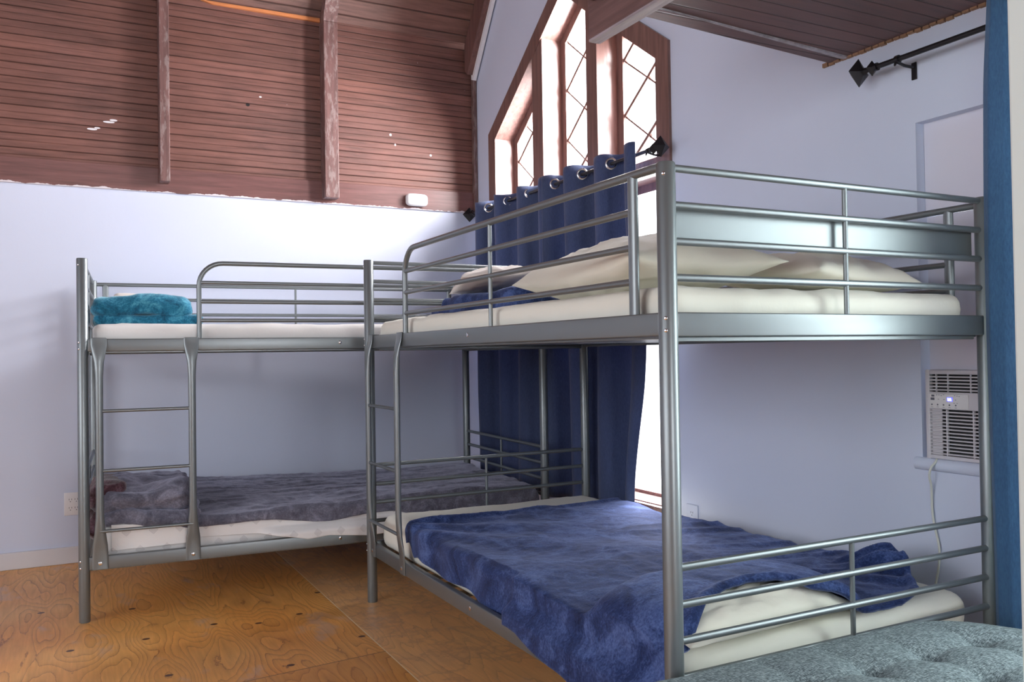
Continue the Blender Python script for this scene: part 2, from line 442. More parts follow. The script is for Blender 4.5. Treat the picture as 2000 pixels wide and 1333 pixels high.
# ------------------------------------------------------------------ room shell
b = NB(); box(b, -3.6, 2.62, -3.6, 5.33, -.1, 0); struct('floor', b, M_floor, 'varnished plywood floor with knots and panel seams')
b = NB(); box(b, -3.6, 2.62, Y0, Y0+.2, 0, ZB); struct('wall_left', b, M_wall, 'lavender white painted wall behind the left bunk bed')
b = NB(); box(b, -3.6, X0+.2, Y0+.004, Y0+.2, ZB+.13, ZK+.02)
struct('wall_left_upper', b, M_panelL, 'dark stained bead-board wall above the white plaster')
b = NB(); bbox(b, -3.6, X0-.002, Y0-.012, Y0+.15, ZB, ZB+.135, .003); struct('trim_1', b, M_plate, 'smooth brown board under the bead-board')

def roofz(y): return ZK+(Y0-y)*SL
YR = 3.0; ZR = roofz(YR)
# window wall, in prisms around its openings (pointed window, air-conditioner recess, a further window)
WY1, WY0, WZ0, WZS, WPK, WYC = 4.91, 3.07, .275, 2.468, 3.146, 3.99
b = NB()
def wp(pts): prism(b, pts, 0, X0, X0+.2)
wp([(WY1, 0), (Y0+.2, 0), (Y0+.2, ZK), (Y0, ZK), (WY1, roofz(WY1))])
wp([(WY0, 0), (WY1, 0), (WY1, WZ0), (WY0, WZ0)])
wp([(WYC, WPK), (WY1, WZS), (WY1, roofz(WY1)), (WYC, roofz(WYC))])
wp([(WY0, WZS), (WYC, WPK), (WYC, roofz(WYC)), (YR, ZR), (WY0, ZR-.15)])
RY1, RZ0, RZ1 = 1.832, .70, 1.79
wp([(RY1, 0), (WY0, 0), (WY0, ZR-.15), (YR, ZR), (RY1, 5.0)])
wp([(1.36, 0), (RY1, 0), (RY1, RZ0), (1.36, RZ0)]); wp([(1.36, RZ1), (RY1, RZ1), (RY1, 5.0), (1.36, 4.9)])
wp([(1.2, 0), (1.36, 0), (1.36, 4.9), (1.2, 4.8)])
wp([(.2, 0), (1.2, 0), (1.2, .55), (.2, .55)]); wp([(.2, 2.0), (1.2, 2.0), (1.2, 4.8), (.2, 4.6)])
wp([(-3.6, 0), (.2, 0), (.2, 4.6), (-3.6, 3.0)])
struct('wall_right', b, M_wall, 'lavender grey wall with the pointed window and the air conditioner')
b = NB(); box(b, -3.8, 2.62, -3.8, -3.6, 0, .8); box(b, -3.8, 2.62, -3.8, -3.6, 2.5, 6.2)
box(b, -3.8, -.1, -3.8, -3.6, .8, 2.5); box(b, 1.6, 2.62, -3.8, -3.6, .8, 2.5)
struct('wall_back', b, M_wall, 'painted wall with an added window behind the viewer')
b = NB(); box(b, -3.8, -3.6, -3.8, 5.33, 0, .9); box(b, -3.8, -3.6, -3.8, 5.33, 2.7, 6.2)
box(b, -3.8, -3.6, -3.8, -1.1, .9, 2.7); box(b, -3.8, -3.6, 2.9, 5.33, .9, 2.7); struct('wall_front', b, M_wall, 'painted end wall at the far left')
b = NB(); prism(b, [(Y0+.01, ZK), (YR, ZR), (YR, ZR+.1), (Y0+.2, ZK+.02)], 0, -3.6, X0)
struct('ceiling_slope', b, M_panelR, 'sloping roof boards above the rafters')
b = NB(); prism(b, [(YR, ZR), (-3.6, 3.0), (-3.6, 3.1), (YR, ZR+.1)], 0, -3.6, 2.62)
struct('ceiling', b, M_panelR, 'roof boards over the rest of the room')
b = NB(); prism(b, [(1.50, -3.6), (X0-.003, -3.6), (X0-.003, 2.166), (1.50, 2.095)], 2, 2.084, 2.11)
struct('ceiling_loft', b, M_panelC, 'flat dark plank ceiling under the loft')
b = NB()
for i in range(26):
    y = 1.5+i*.027; box(b, X0-.008-.006*random.random(), X0, y, y+.022, 2.078-.004*random.random(), 2.09)
struct('trim_2', b, mk_wood('raw_board_ends', (.30, .17, .10), 1, .7), 'ragged raw board ends where the loft meets the wall')
# joist along the loft edge and the timber beside it
b = NB(); bbox(b, 1.458, 1.499, -3.5, 2.255, 2.047, 2.30, .004); box(b, 1.459, 1.498, -3.5, 2.252, 2.040, 2.048, 1)
struct('trim_3', b, [M_joist, M_joistw], 'thick joist with a weathered underside ending in the air before the window')
b = NB(); bbox(b, 1.40, 1.456, -3.5, 2.22, 2.155, 2.30, .004); struct('trim_4', b, M_joist, 'short dark timber beside the weathered joist')
b = NB(); prism(b, [(1.51, 2.02), (1.53, 2.02), (X0-.004, 2.105), (X0-.004, 2.085)], 2, 2.078, 2.0845)
struct('trim_11', b, plain('paint_smear', (.36, .34, .37), .6, var=(30, .3)), 'pale paint streak on a loft plank')
# rafters
def rafter(x, w, n, lab, zb):
    b = NB()
    bbox(b, x, x+w, Y0-.088, Y0+.01, zb, ZK-.03, .004)
    d = .088
    # sloped length: from the kink up to the ridge
    prism(b, [(Y0, ZK-.03), (Y0-d, ZK-.03), (Y0-d-.015, ZK+.02), (YR, ZR-.13), (YR, ZR), (Y0+.005, ZK)], 0, x+.001, x+w-.001)
    struct('trim_%d' % n, b, M_rafter, lab)
rafter(.470, .052, 5, 'brown rafter nearer the left end of the bead-board', 2.045)
rafter(1.385, .085, 6, 'wider brown rafter that bends with the roof', 2.02)
rafter(-1.35, .06, 12, 'brown rafter at the far left beyond the picture', 2.04)
b = NB()
bbox(b, X0-.028, X0-.002, Y0-.03, Y0+.004, ZB+.0, 2.98, .003)
struct('trim_7', b, M_cornerwood, 'narrow brown board in the corner by the window wall')
b = NB(); prism(b, [(Y0-.005, 2.93), (Y0-.04, 2.90), (YR, roofz(YR)-.21), (YR, roofz(YR)-.05), (Y0-.005, ZK-.01)], 0, X0-.075, X0-.035)
struct('trim_8', b, M_rafterS, 'brown board following the roof slope along the window wall')
b = NB(); prism(b, [(Y0-.02, 2.875), (Y0-.045, 2.865), (YR, roofz(YR)-.255), (YR, roofz(YR)-.2), (Y0-.02, 2.93)], 0, X0-.036, X0-.012)
struct('trim_9', b, M_white, 'pale strip between the roof slope and the window wall')
b = NB(); bbox(b, -3.6, X0-.002, Y0-.014, Y0+.01, 0, .088, .004); struct('baseboard_left', b, M_trimwhite, 'white baseboard under the left wall')
b = NB(); prism(b, [(.76, 3.098), (1.384, 3.094), (1.384, 3.118), (.70, 3.112)], 1, Y0-.012, Y0+.012)
struct('trim_13', b, mk_wood('raw_orange_wood', (.55, .20, .07), 0, .6), 'strip of raw orange wood at the bend of the bead-board')
# near partition at the right edge of the picture
b = NB(); bbox(b, 1.2, 1.30, -1.6, .757, 0, 2.6, .004); struct('wall_partition', b, M_part, 'pale end of a partition wall at the right edge')

# ------------------------------------------------------------------ pointed window
def arch_z(y, inset=0.0):
    s_ = (WPK-WZS)/(WY1-WYC)
    return WPK-abs(y-WYC)*s_-inset*math.hypot(1, s_)
def ringprism(bm, y0, y1, z0, ins, x0, x1, yb0=None, yb1=None):
    """frame between the outline [y0,y1] x [z0,arch] and the same inset by ins"""
    a0, a1 = y0+ins, y1-ins
    peak = y0 < WYC < y1
    out = [(y0, z0), (y0, arch_z(y0)), ] + ([(WYC, WPK)] if peak else []) + [(y1, arch_z(y1)), (y1, z0)]
    inn = [(a0, z0+ins), (a0, arch_z(a0, ins)), ] + ([(WYC, arch_z(WYC, ins))] if peak else []) + [(a1, arch_z(a1, ins)), (a1, z0+ins)]
    n = len(out)
    for i in range(n):
        j = (i+1) % n
        prism(bm, [out[i], out[j], inn[j], inn[i]], 0, x0, x1)
b = NB(); ringprism(b, WY0, WY1, WZ0, .095, X0-.014, X0+.15)
win = struct('window_1', b, M_win, 'pointed brown window with diamond lattice above and tall clear panes below')
def part(name, bm, mat, parent, **k): return obj(name, bm, mat, parent, **k)
LY = [(3.165, 3.66), (3.76, 4.22), (4.34, 4.815)]
for (y0, y1) in ((3.66, 3.76), (4.22, 4.34)):
    b = NB(); yc = (y0+y1)/2
    pts = [(y0, WZ0+.05), (y1, WZ0+.05), (y1, arch_z(y1, .05)), (y0, arch_z(y0, .05))]
    prism(b, pts, 0, X0-.006, X0+.15); part('mullion', b, M_win, win, smooth=False)
b = NB(); box(b, X0-.004, X0+.15, WY0+.05, WY1-.05, 1.89, 1.96); part('transom', b, M_win, win, smooth=False)
for (y0, y1) in LY:
    # sash of the lattice light
    b = NB(); xs0, xs1 = X0+.12, X0+.152; w_ = .05
    def az(y, i): return arch_z(y, .095+i)
    tops = [(y0, az(y0, 0)), (y1, az(y1, 0))]
    pk = y0 < WYC < y1
    out = [(y0, 1.96), (y0, az(y0, 0))]+([(WYC, az(WYC, 0))] if pk else [])+[(y1, az(y1, 0)), (y1, 1.96)]
    inn = [(y0+w_, 1.96+w_), (y0+w_, az(y0+w_, w_))]+([(WYC, az(WYC, w_))] if pk else [])+[(y1-w_, az(y1-w_, w_)), (y1-w_, 1.96+w_)]
    for i in range(len(out)):
        j = (i+1) % len(out); prism(b, [out[i], out[j], inn[j], inn[i]], 0, xs0, xs1)
    sash = part('sash', b, M_win, win, smooth=False)
    # diamond lattice, clipped to the light
    b = NB(); g0, g1 = y0+w_, y1-w_; H_ = .285; sl = H_/(g1-g0)
    def topz(y): return az(y, w_)
    for sgn in (1, -1):
        zc = 1.99
        while zc < 3.3:
            seg = []
            N = 40
            for k in range(N+1):
                y = g0+(g1-g0)*k/N
                z = zc+sgn*(sl*(y-g0))+(0 if sgn > 0 else H_)
                if 2.0 < z < topz(y)+.005: seg.append((y, z))
            if len(seg) > 1:
                (ya, za), (yb, zb_) = seg[0], seg[-1]
                d = .0055 if sgn > 0 else .0105
                prism(b, [(ya, za-d), (yb, zb_-d), (yb, zb_+d), (ya, za+d)], 0, xs0+.006+.003*(sgn > 0), xs1-.006)
            zc += H_
    part('lattice', b, M_lead, sash, smooth=False)
    b = NB(); prism(b, inn, 0, xs0+.016, xs0+.019); part('glass_pane', b, M_glass, sash, smooth=False)
    # lower tall light
    b = NB()
    for (ya, yb, za, zb_) in ((y0, y0+.04, .365, 1.89), (y1-.04, y1, .365, 1.89), (y0+.04, y1-.04, .365, .385), (y0+.04, y1-.04, 1.85, 1.89)):
        box(b, xs0, xs1, ya, yb, za, zb_)
    sash = part('sash', b, M_win, win, smooth=False)
    b = NB(); box(b, xs0+.014, xs0+.018, y0+.04, y1-.04, .385, 1.85); part('glass_pane', b, M_glass, sash, smooth=False)
b = NB(); bbox(b, X0-.04, X0+.14, WY0+.02, WY1-.02, .33, .365, .004); part('sill', b, M_win, win)
# further window past the curtain (lights the near end of the bed)
b = NB()
for (ya, yb, za, zb_) in ((.2, .26, .55, 2.0), (1.14, 1.2, .55, 2.0), (.26, 1.14, .55, .61), (.26, 1.14, 1.94, 2.0), (.26, 1.14, 1.25, 1.29)):
    box(b, X0+.06, X0+.12, ya, yb, za, zb_)
w2 = struct('window_2', b, M_white, 'white framed window past the dark blue curtain')
b = NB(); box(b, X0+.088, X0+.092, .26, 1.14, .61, 1.94); part('glass_pane', b, M_glass, w2, smooth=False)
b = NB()  # unseen window behind the camera, added to let in front fill
for (xa, xb, za, zb_) in ((-.1, -.04, .8, 2.5), (1.54, 1.6, .8, 2.5), (-.04, 1.54, .8, .86), (-.04, 1.54, 2.44, 2.5), (.72, .78, .86, 2.44)):
    box(b, xa, xb, -3.72, -3.66, za, zb_)
w3 = struct('added_window_3', b, M_white, 'unseen white framed window added behind the viewer for fill light')
b = NB(); box(b, -.04, 1.54, -3.692, -3.688, .86, 2.44); part('glass_pane', b, M_glass, w3, smooth=False)
b = NB()  # unseen windows, added so the right wall is lit from the room side
for (ya, yb, za, zb_) in ((-1.1, -1.04, .9, 2.7), (2.84, 2.9, .9, 2.7), (-1.04, 2.84, .9, .96), (-1.04, 2.84, 2.64, 2.7), (.26, .32, .96, 2.64), (1.55, 1.61, .96, 2.64)):
    box(b, -3.74, -3.68, ya, yb, za, zb_)
w5 = struct('added_window_5', b, M_white, 'unseen white framed windows added in the far end wall for fill light')
b = NB(); box(b, -3.712, -3.708, -1.04, 2.84, .96, 2.64); part('glass_pane', b, M_glass, w5, smooth=False)
# blind panel above the air conditioner, recess frame and rounded sill
b = NB(); box(b, X0+.045, X0+.06, 1.36, RY1, 1.0, 1.49); box(b, X0+.038, X0+.06, 1.36, RY1-.001, 1.494, RZ1)
struct('window_4', b, plain('insulation_panel', (.66, .65, .74), .6), 'blocked white window panel above the air conditioner')
b = NB(); tube(b, [(X0-.004, 1.36, .703), (X0-.004, RY1+.02, .703)], .020, 16, ry=.016); struct('trim_10', b, M_wall, 'rounded plaster sill under the air conditioner', smooth=True)

# ------------------------------------------------------------------ bunk beds
BL, BW, BH = 2.10, 1.104, 1.49
def make_bunk(name, loc, rz, label, panel):
    root = empty(name, loc, rz); tag(root, label, 'bunk bed', 'grey metal bunk beds')
    R_ = .0215
    def P(nm, bm, par=root, mat=M_bed, **k): return obj(nm, bm, mat, par, **k)
    for u in (0, BL):
        for v in (0, BW):
            b = NB(); tube(b, [(u, v, 0), (u, v, .004), (u, v, BH-.003), (u, v, BH)], [R_*.95, R_, R_, R_*.9], 28); p_ = P('post', b)
            if v == 0:
                for z in (1.144, 1.117, .25, .222, BH-.028):
                    bb = NB(); s_ = 1 if u > 0 else -1
                    disc(bb, (u+s_*R_*.62, v-R_*.78, z), (s_*.62, -.78, 0), .0042, .0025, 12); P('bolt', bb, p_, M_chrome)
    # long side rails, upper and lower
    for (z0, z1) in ((1.105, 1.158), (.21, .263)):
        for v in (0, BW):
            b = NB(); v0 = v-.012
            bbox(b, R_-.004, BL-R_+.004, v0, v0+.024, z0, z1, .004, 3)
            s_ = -1 if v == 0 else 1
            bbox(b, R_, BL-R_, v-s_*.02 if s_ > 0 else v+.008, (v-.008) if s_ > 0 else v+.03, z0-.006, z0+.004, .0015, 1)
            r_ = P('side_rail', b)
            if v == 0:
                bb = NB(); disc(bb, (1.06 if z0 > 1 else 1.05, -.012, z0+.03), (0, -1, 0), .0075, .003, 14); P('bolt', bb, r_, M_chrome)
        for u in (0, BL):
            b = NB(); bbox(b, u-.011, u+.011, R_-.004, BW-R_+.004, z0-.002, z1+.0, .004, 3)
            b2 = NB()
            if z0 > 1:
                bbox(b, (u-.028) if u > 0 else u+.011, (u-.011) if u > 0 else u+.028, R_+.01, BW-R_-.01, z0-.013, z0-.001, .002, 1)
            P('end_rail', b)
        for k in range(15):
            b = NB(); u = .12+k*.133; bbox(b, u, u+.055, .012, BW-.012, z0+.004, z0+.014, .002, 1); P('slat', b)
    # end bars
    for u in (0, BL):
        for zz in ((1.479, 1.397, 1.316, 1.235), (.593, .511, .431, .350)):
            for z in zz:
                b = NB(); tube(b, [(u, R_-.004, z), (u, BW-R_+.004, z)], .0088, 14); P('end_bar', b)
                if z == 1.479:
                    pass
            b = NB(); tube(b, [(u, BW/2+.006, zz[3] if zz[3] < 1 else 1.158), (u, BW/2+.006, zz[0])], .0065, 12); P('spindle', b)
    if panel:
        b = NB(); bbox(b, BL-.022, BL-.0195, R_, BW-R_, 1.318, 1.394, .001, 1); P('end_panel', b)
    # front guard rail with the rounded corner beside the ladder
    ug, uz = .452, 1.975
    b = NB(); pts = [(ug, 0, 1.15), (ug, 0, 1.38)]
    rc = .10
    for k in range(1, 9):
        a = PI/2*k/8; pts.append((ug+rc*(1-math.cos(a)), 0, 1.384+rc*math.sin(a)))
    pts.append((BL-R_+.004, 0, 1.484)); tube(b, pts, .0105, 16); P('guard_rail', b)
    for z in (1.399, 1.316, 1.235):
        b = NB(); tube(b, [(ug, 0, z), (uz, 0, z)], .0085, 14); P('guard_bar', b)
    b = NB(); tube(b, [(1.21, 0, 1.15), (1.21, 0, 1.48)], .0066, 12); P('spindle', b)
    b = NB(); tube(b, [(uz, 0, 1.15), (uz, 0, 1.48)], .016, 18, ry=.010, upv=(1, 0, 0)); P('guard_upright', b)
    # back guard rail
    b = NB(); tube(b, [(R_-.004, BW, 1.470), (BL-R_+.004, BW, 1.470)], .010, 14); P('guard_rail', b)
    for z in (1.392, 1.311, 1.235):
        b = NB(); tube(b, [(.062, BW, z), (1.995, BW, z)], .0085, 14); P('guard_bar', b)
    for u in (.062, 1.995):
        b = NB(); tube(b, [(u, BW, 1.15), (u, BW, 1.466)], .015, 16, ry=.009, upv=(1, 0, 0)); P('guard_upright', b)
    b = NB(); tube(b, [(1.055, BW, 1.15), (1.055, BW, 1.466)], .006, 12); P('spindle', b)
    # ladder: two stiles flattened into hooks at both ends, three rungs
    lad = bpy.data.objects.new('ladder', None); link(lad, root); lad.empty_display_size = .05
    for u in (.060, .418):
        b = NB()
        zz = [.212, .27, .31, .36, .42, .50, .80, 1.0, 1.06, 1.10, 1.13, 1.152, 1.160]
        yy = [-.014, -.014, -.018, -.024, -.027, -.028, -.028, -.028, -.027, -.024, -.018, -.015, -.014]
        wu = [.030, .030, .028, .022, .0165, .015, .015, .0155, .019, .026, .030, .030, .030]
        wv = [.0035, .0035, .006, .009, .0115, .012, .012, .012, .0105, .0075, .0045, .0035, .003]
        tube(b, [(u, y, z) for y, z in zip(yy, zz)], wu, 20, ry=wv, upv=(1, 0, 0))
        bbox(b, u-.029, u+.029, -.016, .016, 1.158, 1.162, .0015, 1)
        st = P('stile', b, lad)
        bb = NB(); disc(bb, (u, -.017, .236), (0, -1, 0), .0075, .003, 14); P('bolt', bb, st, M_chrome)
    for z in (.86, .615, .368):
        b = NB(); tube(b, [(.060, -.028, z), (.418, -.028, z)], .0068, 14); P('rung', b, lad)
    return root
G1 = -.0612
bunkA = make_bunk('bunk_bed', (.066, 3.945, 0), G1, 'grey metal bunk bed standing along the plaster wall, teal blanket on its top bunk', False)
bunkB = make_bunk('bunk_bed', (1.183, 3.625, 0), -PI/2, 'grey metal bunk bed nearer the viewer, end panel plate on its top bunk', True)
def MA(u, v, z): # bunk A local -> world
    c, s = math.cos(G1), math.sin(G1); return Vector((.066+u*c-v*s, 3.945+u*s+v*c, z))
def MB_(u, v, z): return Vector((1.183+v, 3.625-u, z))
def place(o, which):
    if which == 'A': o.location = (.066, 3.945, 0); o.rotation_euler = (0, 0, G1)
    else: o.location = (1.183, 3.625, 0); o.rotation_euler = (0, 0, -PI/2)
    return o

# ------------------------------------------------------------------ mattresses (bed-local coordinates)
def mat_disp(seed, amp, side=1.0):
    def d(p, n):
        q = Vector((p.x*2.2+seed, p.y*3.2, p.z*7))
        w = nz(q, 1.6, 4)*amp
        mk = smst(.0, .35, nz((p.x*1.1+seed, p.y*1.1, 2), 1.5, 2))
        w += mk*amp*1.5*max(0, ridge((p.x*3.4+p.z*7+seed, p.y*3.4-p.z*3, seed), 2.1)-.45)
        if abs(n.z) < .7: w += (ridge(Vector((p.x*9+p.z*12+seed, p.y*9, p.z*3)), .9)-.5)*amp*.9*side
        return n*w
    return d
def mattress(which, z0, z1, seed, label, mat, r=.035, v0=.03, amp=.004, u0=.035, u1=2.06):
    b = soft_box(u0, u1, v0, 1.075, z0, z1, r, .022, mat_disp(seed, amp))
    o = obj('mattress', b, mat, smooth=True, ang=180); place(o, which)
    tag(o, label, 'mattress', 'mattresses on the bunk beds'); return o
MT = 1.222
mattress('A', 1.132, MT, 1.3, 'white-sheeted mattress on the top bunk by the wall, under the teal blanket', M_sheetw, .032)
mattress('B', 1.132, MT, 7.7, 'cream-sheeted mattress on the top bunk nearer the viewer, under big pillows', M_sheet, .032, amp=.005)
mattress('A', .238, .375, 3.1, 'mattress on the lower bunk by the plaster wall, under the grey blanket', M_print, .04)
mattress('B', .238, .38, 5.9, 'mattress in a cream sheet on the lower bunk nearer the viewer, under the navy blanket', M_sheet, .045)

# ------------------------------------------------------------------ navy blanket on the lower bunk nearer the viewer (world x,y)
def navyP(s, t):
    # s: 0 far (y~3.25) .. 1 near ; t: 0 front (x~1.2) .. 1 back
    yfar = 3.25+.05*t+.02*math.sin(t*9)
    ynear = interp([(0, 1.552), (.22, 1.552), (.25, 1.57), (.30, 1.61), (.36, 1.64), (.44, 1.655), (.50, 1.64), (.56, 1.585), (.62, 1.57), (.70, 1.555), (.80, 1.555), (.9, 1.60), (1, 1.74)], t)
    ynear = max(ynear, 1.552)
    y = yfar+(ynear-yfar)*s
    wav = .018*math.sin(s*14+1)+.012*math.sin(s*31)
    # front overhang grows towards the viewer
    hang = interp([(0, .075), (.03, .098), (.1, .122), (.21, .141), (.33, .147), (.5, .146), (.6, .150), (.72, .19), (1, .235)], s)+wav*.5
    xb = 2.245+.012*math.sin(s*17)-.02*smst(.85, 1, s)
    xe = 1.222
    total = (xb-xe)+hang
    a = t*total-hang            # arc coordinate measured from the mattress edge
    top = .386
    if a < 0:
        k = -a; rad = .03
        ang = min(k/rad, PI/2)
        x = xe-rad*math.sin(ang)*.8; z = top-rad*(1-math.cos(ang))-max(0, k-rad*PI/2)
        x -= .006*math.sin(y*23)*min(1, k/.05)
        if s > .55: x = min(x, 1.196-.040*smst(.07, .115, k)-.006*smst(.1, .2, k))
        on = 0.35
    else:
        x = xe+a; z = top; on = 1
    # pillow under the near edge
    px, py = (x-1.53)/.35, (y-1.75)/.215
    rr = px**4+py**4
    if rr < 1: z += .095*(1-rr)**.6
    # broad swell and wrinkles
    z += on*.020*smst(0, .2, s)*(nz((x*1.3, y*1.3, 2.2), 1.4, 2)+.35)
    cal = .30+.9*smst(-.1, .5, nz((x, y, 8), 1.6, 2))
    d1 = Vector((x*1.0+y*.6, (y*.30-x*.9)*2.2+.25*nz((x, y, 3), 1.2, 2), .4))
    w = ridge(d1, 1.9); w2 = ridge(Vector((x*2.2-y*.8, x*.6+y*1.6, 4.4)), 1.5)
    z += on*(.016*max(0, w-.45)*cal+.008*max(0, w2-.5)*cal)
    # long creases running in from the wall side
    ck = smst(1.55, 2.2, x)*smst(3.1, 2.7, y)
    z += on*ck*.016*max(0, ridge(Vector((x*.8+y*.25, (y+x*.45)*3.3, 7)), 1.6)-.4)
    z += on*.0022*nz((x, y, 1), 26, 3)
    # gathers fanning out of the far front corner
    dx, dy = x-1.17, 3.30-y; rad2 = math.hypot(dx, dy); an = math.atan2(dy, max(dx, -.1)+.12)
    z += .020*math.exp(-rad2*1.9)*(math.sin(an*15)*.7+.6)
    # rolled edges
    e = min(s, 1-s)*1.8; z += .012*math.exp(-((e-.02)/.018)**2)
    # bunched corner at the far back
    if s > .8: z += .055*math.exp(-((x-2.2)/.09)**2-((y-1.78)/.12)**2)*(1+.5*math.sin(x*70+y*40))
    zb_ = .384
    if on == 1: z = max(z, zb_)
    return Vector((x, y, z))
b = sheet(navyP, 230, 170, .012)
o = obj('blanket', b, M_navy, smooth=True, ang=180); tag(o, 'large navy plush blanket spread over the lower bunk nearer the viewer', 'blanket')
# ------------------------------------------------------------------ pillows
def pillow(name, label, loc, rot, L, Wd, H, mat, seed=0, flat=.35, cat='pillow', sag=0):
    bm = NB(); N = 56; M2 = 40
    def P(i, j, top):
        u = -1+2*i/N; v = -1+2*j/M2
        cu = 1-.07*(1-u*u)*1.0; cv = 1-.08*(1-v*v)
        x = u*L/2*(1-.05*(1-v*v)); y = v*Wd/2*(1-.07*(1-u*u))
        prof = max(0, (1-abs(u)**2.6))**.55*max(0, (1-abs(v)**2.6))**.55
        w = nz((u*2+seed, v*2, 3 if top else 9), 1.5, 4)*.14+.13*max(0, ridge((u*3+v*1.5+seed, v*2.4-u, 1), 1.5)-.4)
        # creases running in from the corners
        w += .10*math.sin(math.atan2(v, u)*9+seed)*(abs(u*v))**.7
        h = H/2*prof*(1+w)
        z = h if top else -h*flat
        z += .010*nz((u*2, v*2, seed), 1, 2)*(1 if top else .3)
        return (x, y, z)
    T = [[bm.verts.new(P(i, j, True)) for j in range(M2+1)] for i in range(N+1)]
    B = [[T[i][j] if i in (0, N) or j in (0, M2) else bm.verts.new(P(i, j, False)) for j in range(M2+1)] for i in range(N+1)]
    for i in range(N):
        for j in range(M2):
            bm.faces.new([T[i][j], T[i+1][j], T[i+1][j+1], T[i][j+1]])
            bm.faces.new([B[i][j], B[i][j+1], B[i+1][j+1], B[i+1][j]])
    # flange hem at one end
    o = obj(name, bm, mat, smooth=True, ang=180)
    o.location = loc; o.rotation_euler = rot
    tag(o, label, cat, 'cream pillows on the beds'); return o
R = math.radians
pillow('pillow', 'big cream pillow lying on the top bunk nearer the viewer, behind its front guard bars', (1.50, 2.10, MT+.078), (R(0), R(0), R(82)), .86, .46, .19, M_pillow, 1.2, flat=.72)
pillow('pillow', 'white pillow half seen behind the end bars of the top bunk nearer the viewer', (1.94, 1.84, MT+.050), (R(2), R(3), R(4)), .46, .46, .15, M_pillow, 4.2, flat=.5)
pillow('pillow', 'small beige pillow resting on the folded navy blanket of a top bunk', (1.50, 3.02, MT+.128), (R(-4), R(3), R(72)), .48, .32, .10, M_pillow2, 6.4, flat=.5)
pillow('pillow', 'cream pillow peeking out under the near edge of the spread navy blanket', (1.525, 1.69, .404), (R(0), R(0), R(4)), .60, .27, .13, M_pillow, 2.9)
# ------------------------------------------------------------------ folded blankets
def folded(name, label, layers, mat, which, seed, step=.012, amp=.010, cat='blanket', r_=.98):
    bm = NB()
    for k, (u0, u1, v0, v1, z0, z1) in enumerate(layers):
        rr = min((z1-z0)/2*r_, .06)
        def d(p, n, k=k):
            w = nz((p.x*4+seed+k*3, p.y*4, p.z*9), 1.5, 4)*amp+amp*.8*(ridge((p.x*6+seed, p.y*7+k, p.z*18), 1.1)-.5)
            wave = .35*amp*math.sin(p.x*17+seed+k)
            q = n*w; q.z += wave+amp*.6*nz((p.x*3+k, p.y*3, seed), 1.2, 2)
            return q
        merge(bm, soft_box(u0, u1, v0, v1, z0, z1, rr, step, d))
    o = obj(name, bm, mat, smooth=True, ang=180); place(o, which)
    tag(o, label, cat); return o
folded('blanket', 'teal plush blanket folded at the head of the top bunk by the plaster wall',
       [(.035, .47, .12, .66, 1.216, 1.262), (.03, .435, .11, .62, 1.252, 1.345)], M_teal, 'A', 2.3, .011, .010)
folded('pillow', 'thin cream pillow just showing above the folded teal blanket', [(.11, .36, .30, .64, 1.322, 1.372)], M_pillow2, 'A', 4.4, .012, .006, 'pillow')
folded('blanket', 'navy plush blanket folded under the small beige pillow on a top bunk',
       [(.33, 1.10, .15, .50, 1.217, 1.262), (.40, 1.02, .17, .48, 1.255, 1.30)], M_navy, 'B', 8.1, .013, .009)

# grey blanket spread over the lower bunk by the wall (bed A local)
def greyP(s, t):
    # s along u 0..1 ; t from front (0) to back (1)
    u = .33+1.90*s; ve = .030
    hang = .052+.032*smst(.1, .4, s)+.006*math.sin(s*9)+.007*math.sin(s*23)+.085*smst(.5, .72, s)
    vb = 1.07; tot = vb-ve+hang; a = t*tot-hang; top = .388
    if a < 0:
        k = -a; ang = min(k/.03, PI/2); v = ve-.03*math.sin(ang)*.8; z = top-.03*(1-math.cos(ang))-max(0, k-.03*PI/2); on = .4
    else: v = ve+a; z = top; on = 1
    z += on*(.018*(nz((u*1.1, v*1.8, 5), 1.3, 2)+.4)+.010*max(0, ridge((u*1.2+v*.4, v*5-u*.6, 3), 2.0)-.35)*1.5+.003*nz((u, v, 3), 24, 3))
    z += .02*smst(.25, .05, s)*smst(.2, .8, t)
    ex = max(0, u-2.045)
    if ex: z -= max(0, ex-.02)*1.0; u = 2.045+.035*min(1, ex/.05)+.006*math.sin(v*19)*ex*8
    e = min(s, 1-s)*1.7; z += .010*math.exp(-((e-.02)/.02)**2)
    u += .012*math.sin(t*11)*(1 if s < .5 else -1)*abs(2*s-1)
    return Vector((u, v, z))
o = obj('blanket', sheet(greyP, 200, 110, .012), M_grey, smooth=True, ang=180); place(o, 'A')
tag(o, 'long grey plush blanket spread along the lower bunk by the plaster wall', 'blanket')
folded('blanket', 'bunched grey plush blanket seen through the ladder of the left bunk bed',
       [(.05, .455, .008, .62, .366, .432), (.05, .43, .018, .60, .424, .535)], M_grey, 'A', 11.2, .011, .018)
folded('blanket', 'dark maroon blanket stuffed behind the left ladder stile on a lower bunk',
       [(.0, .12, .05, .42, .31, .44), (.012, .155, .045, .40, .43, .56)], M_maroon, 'A', 15.0, .011, .016)
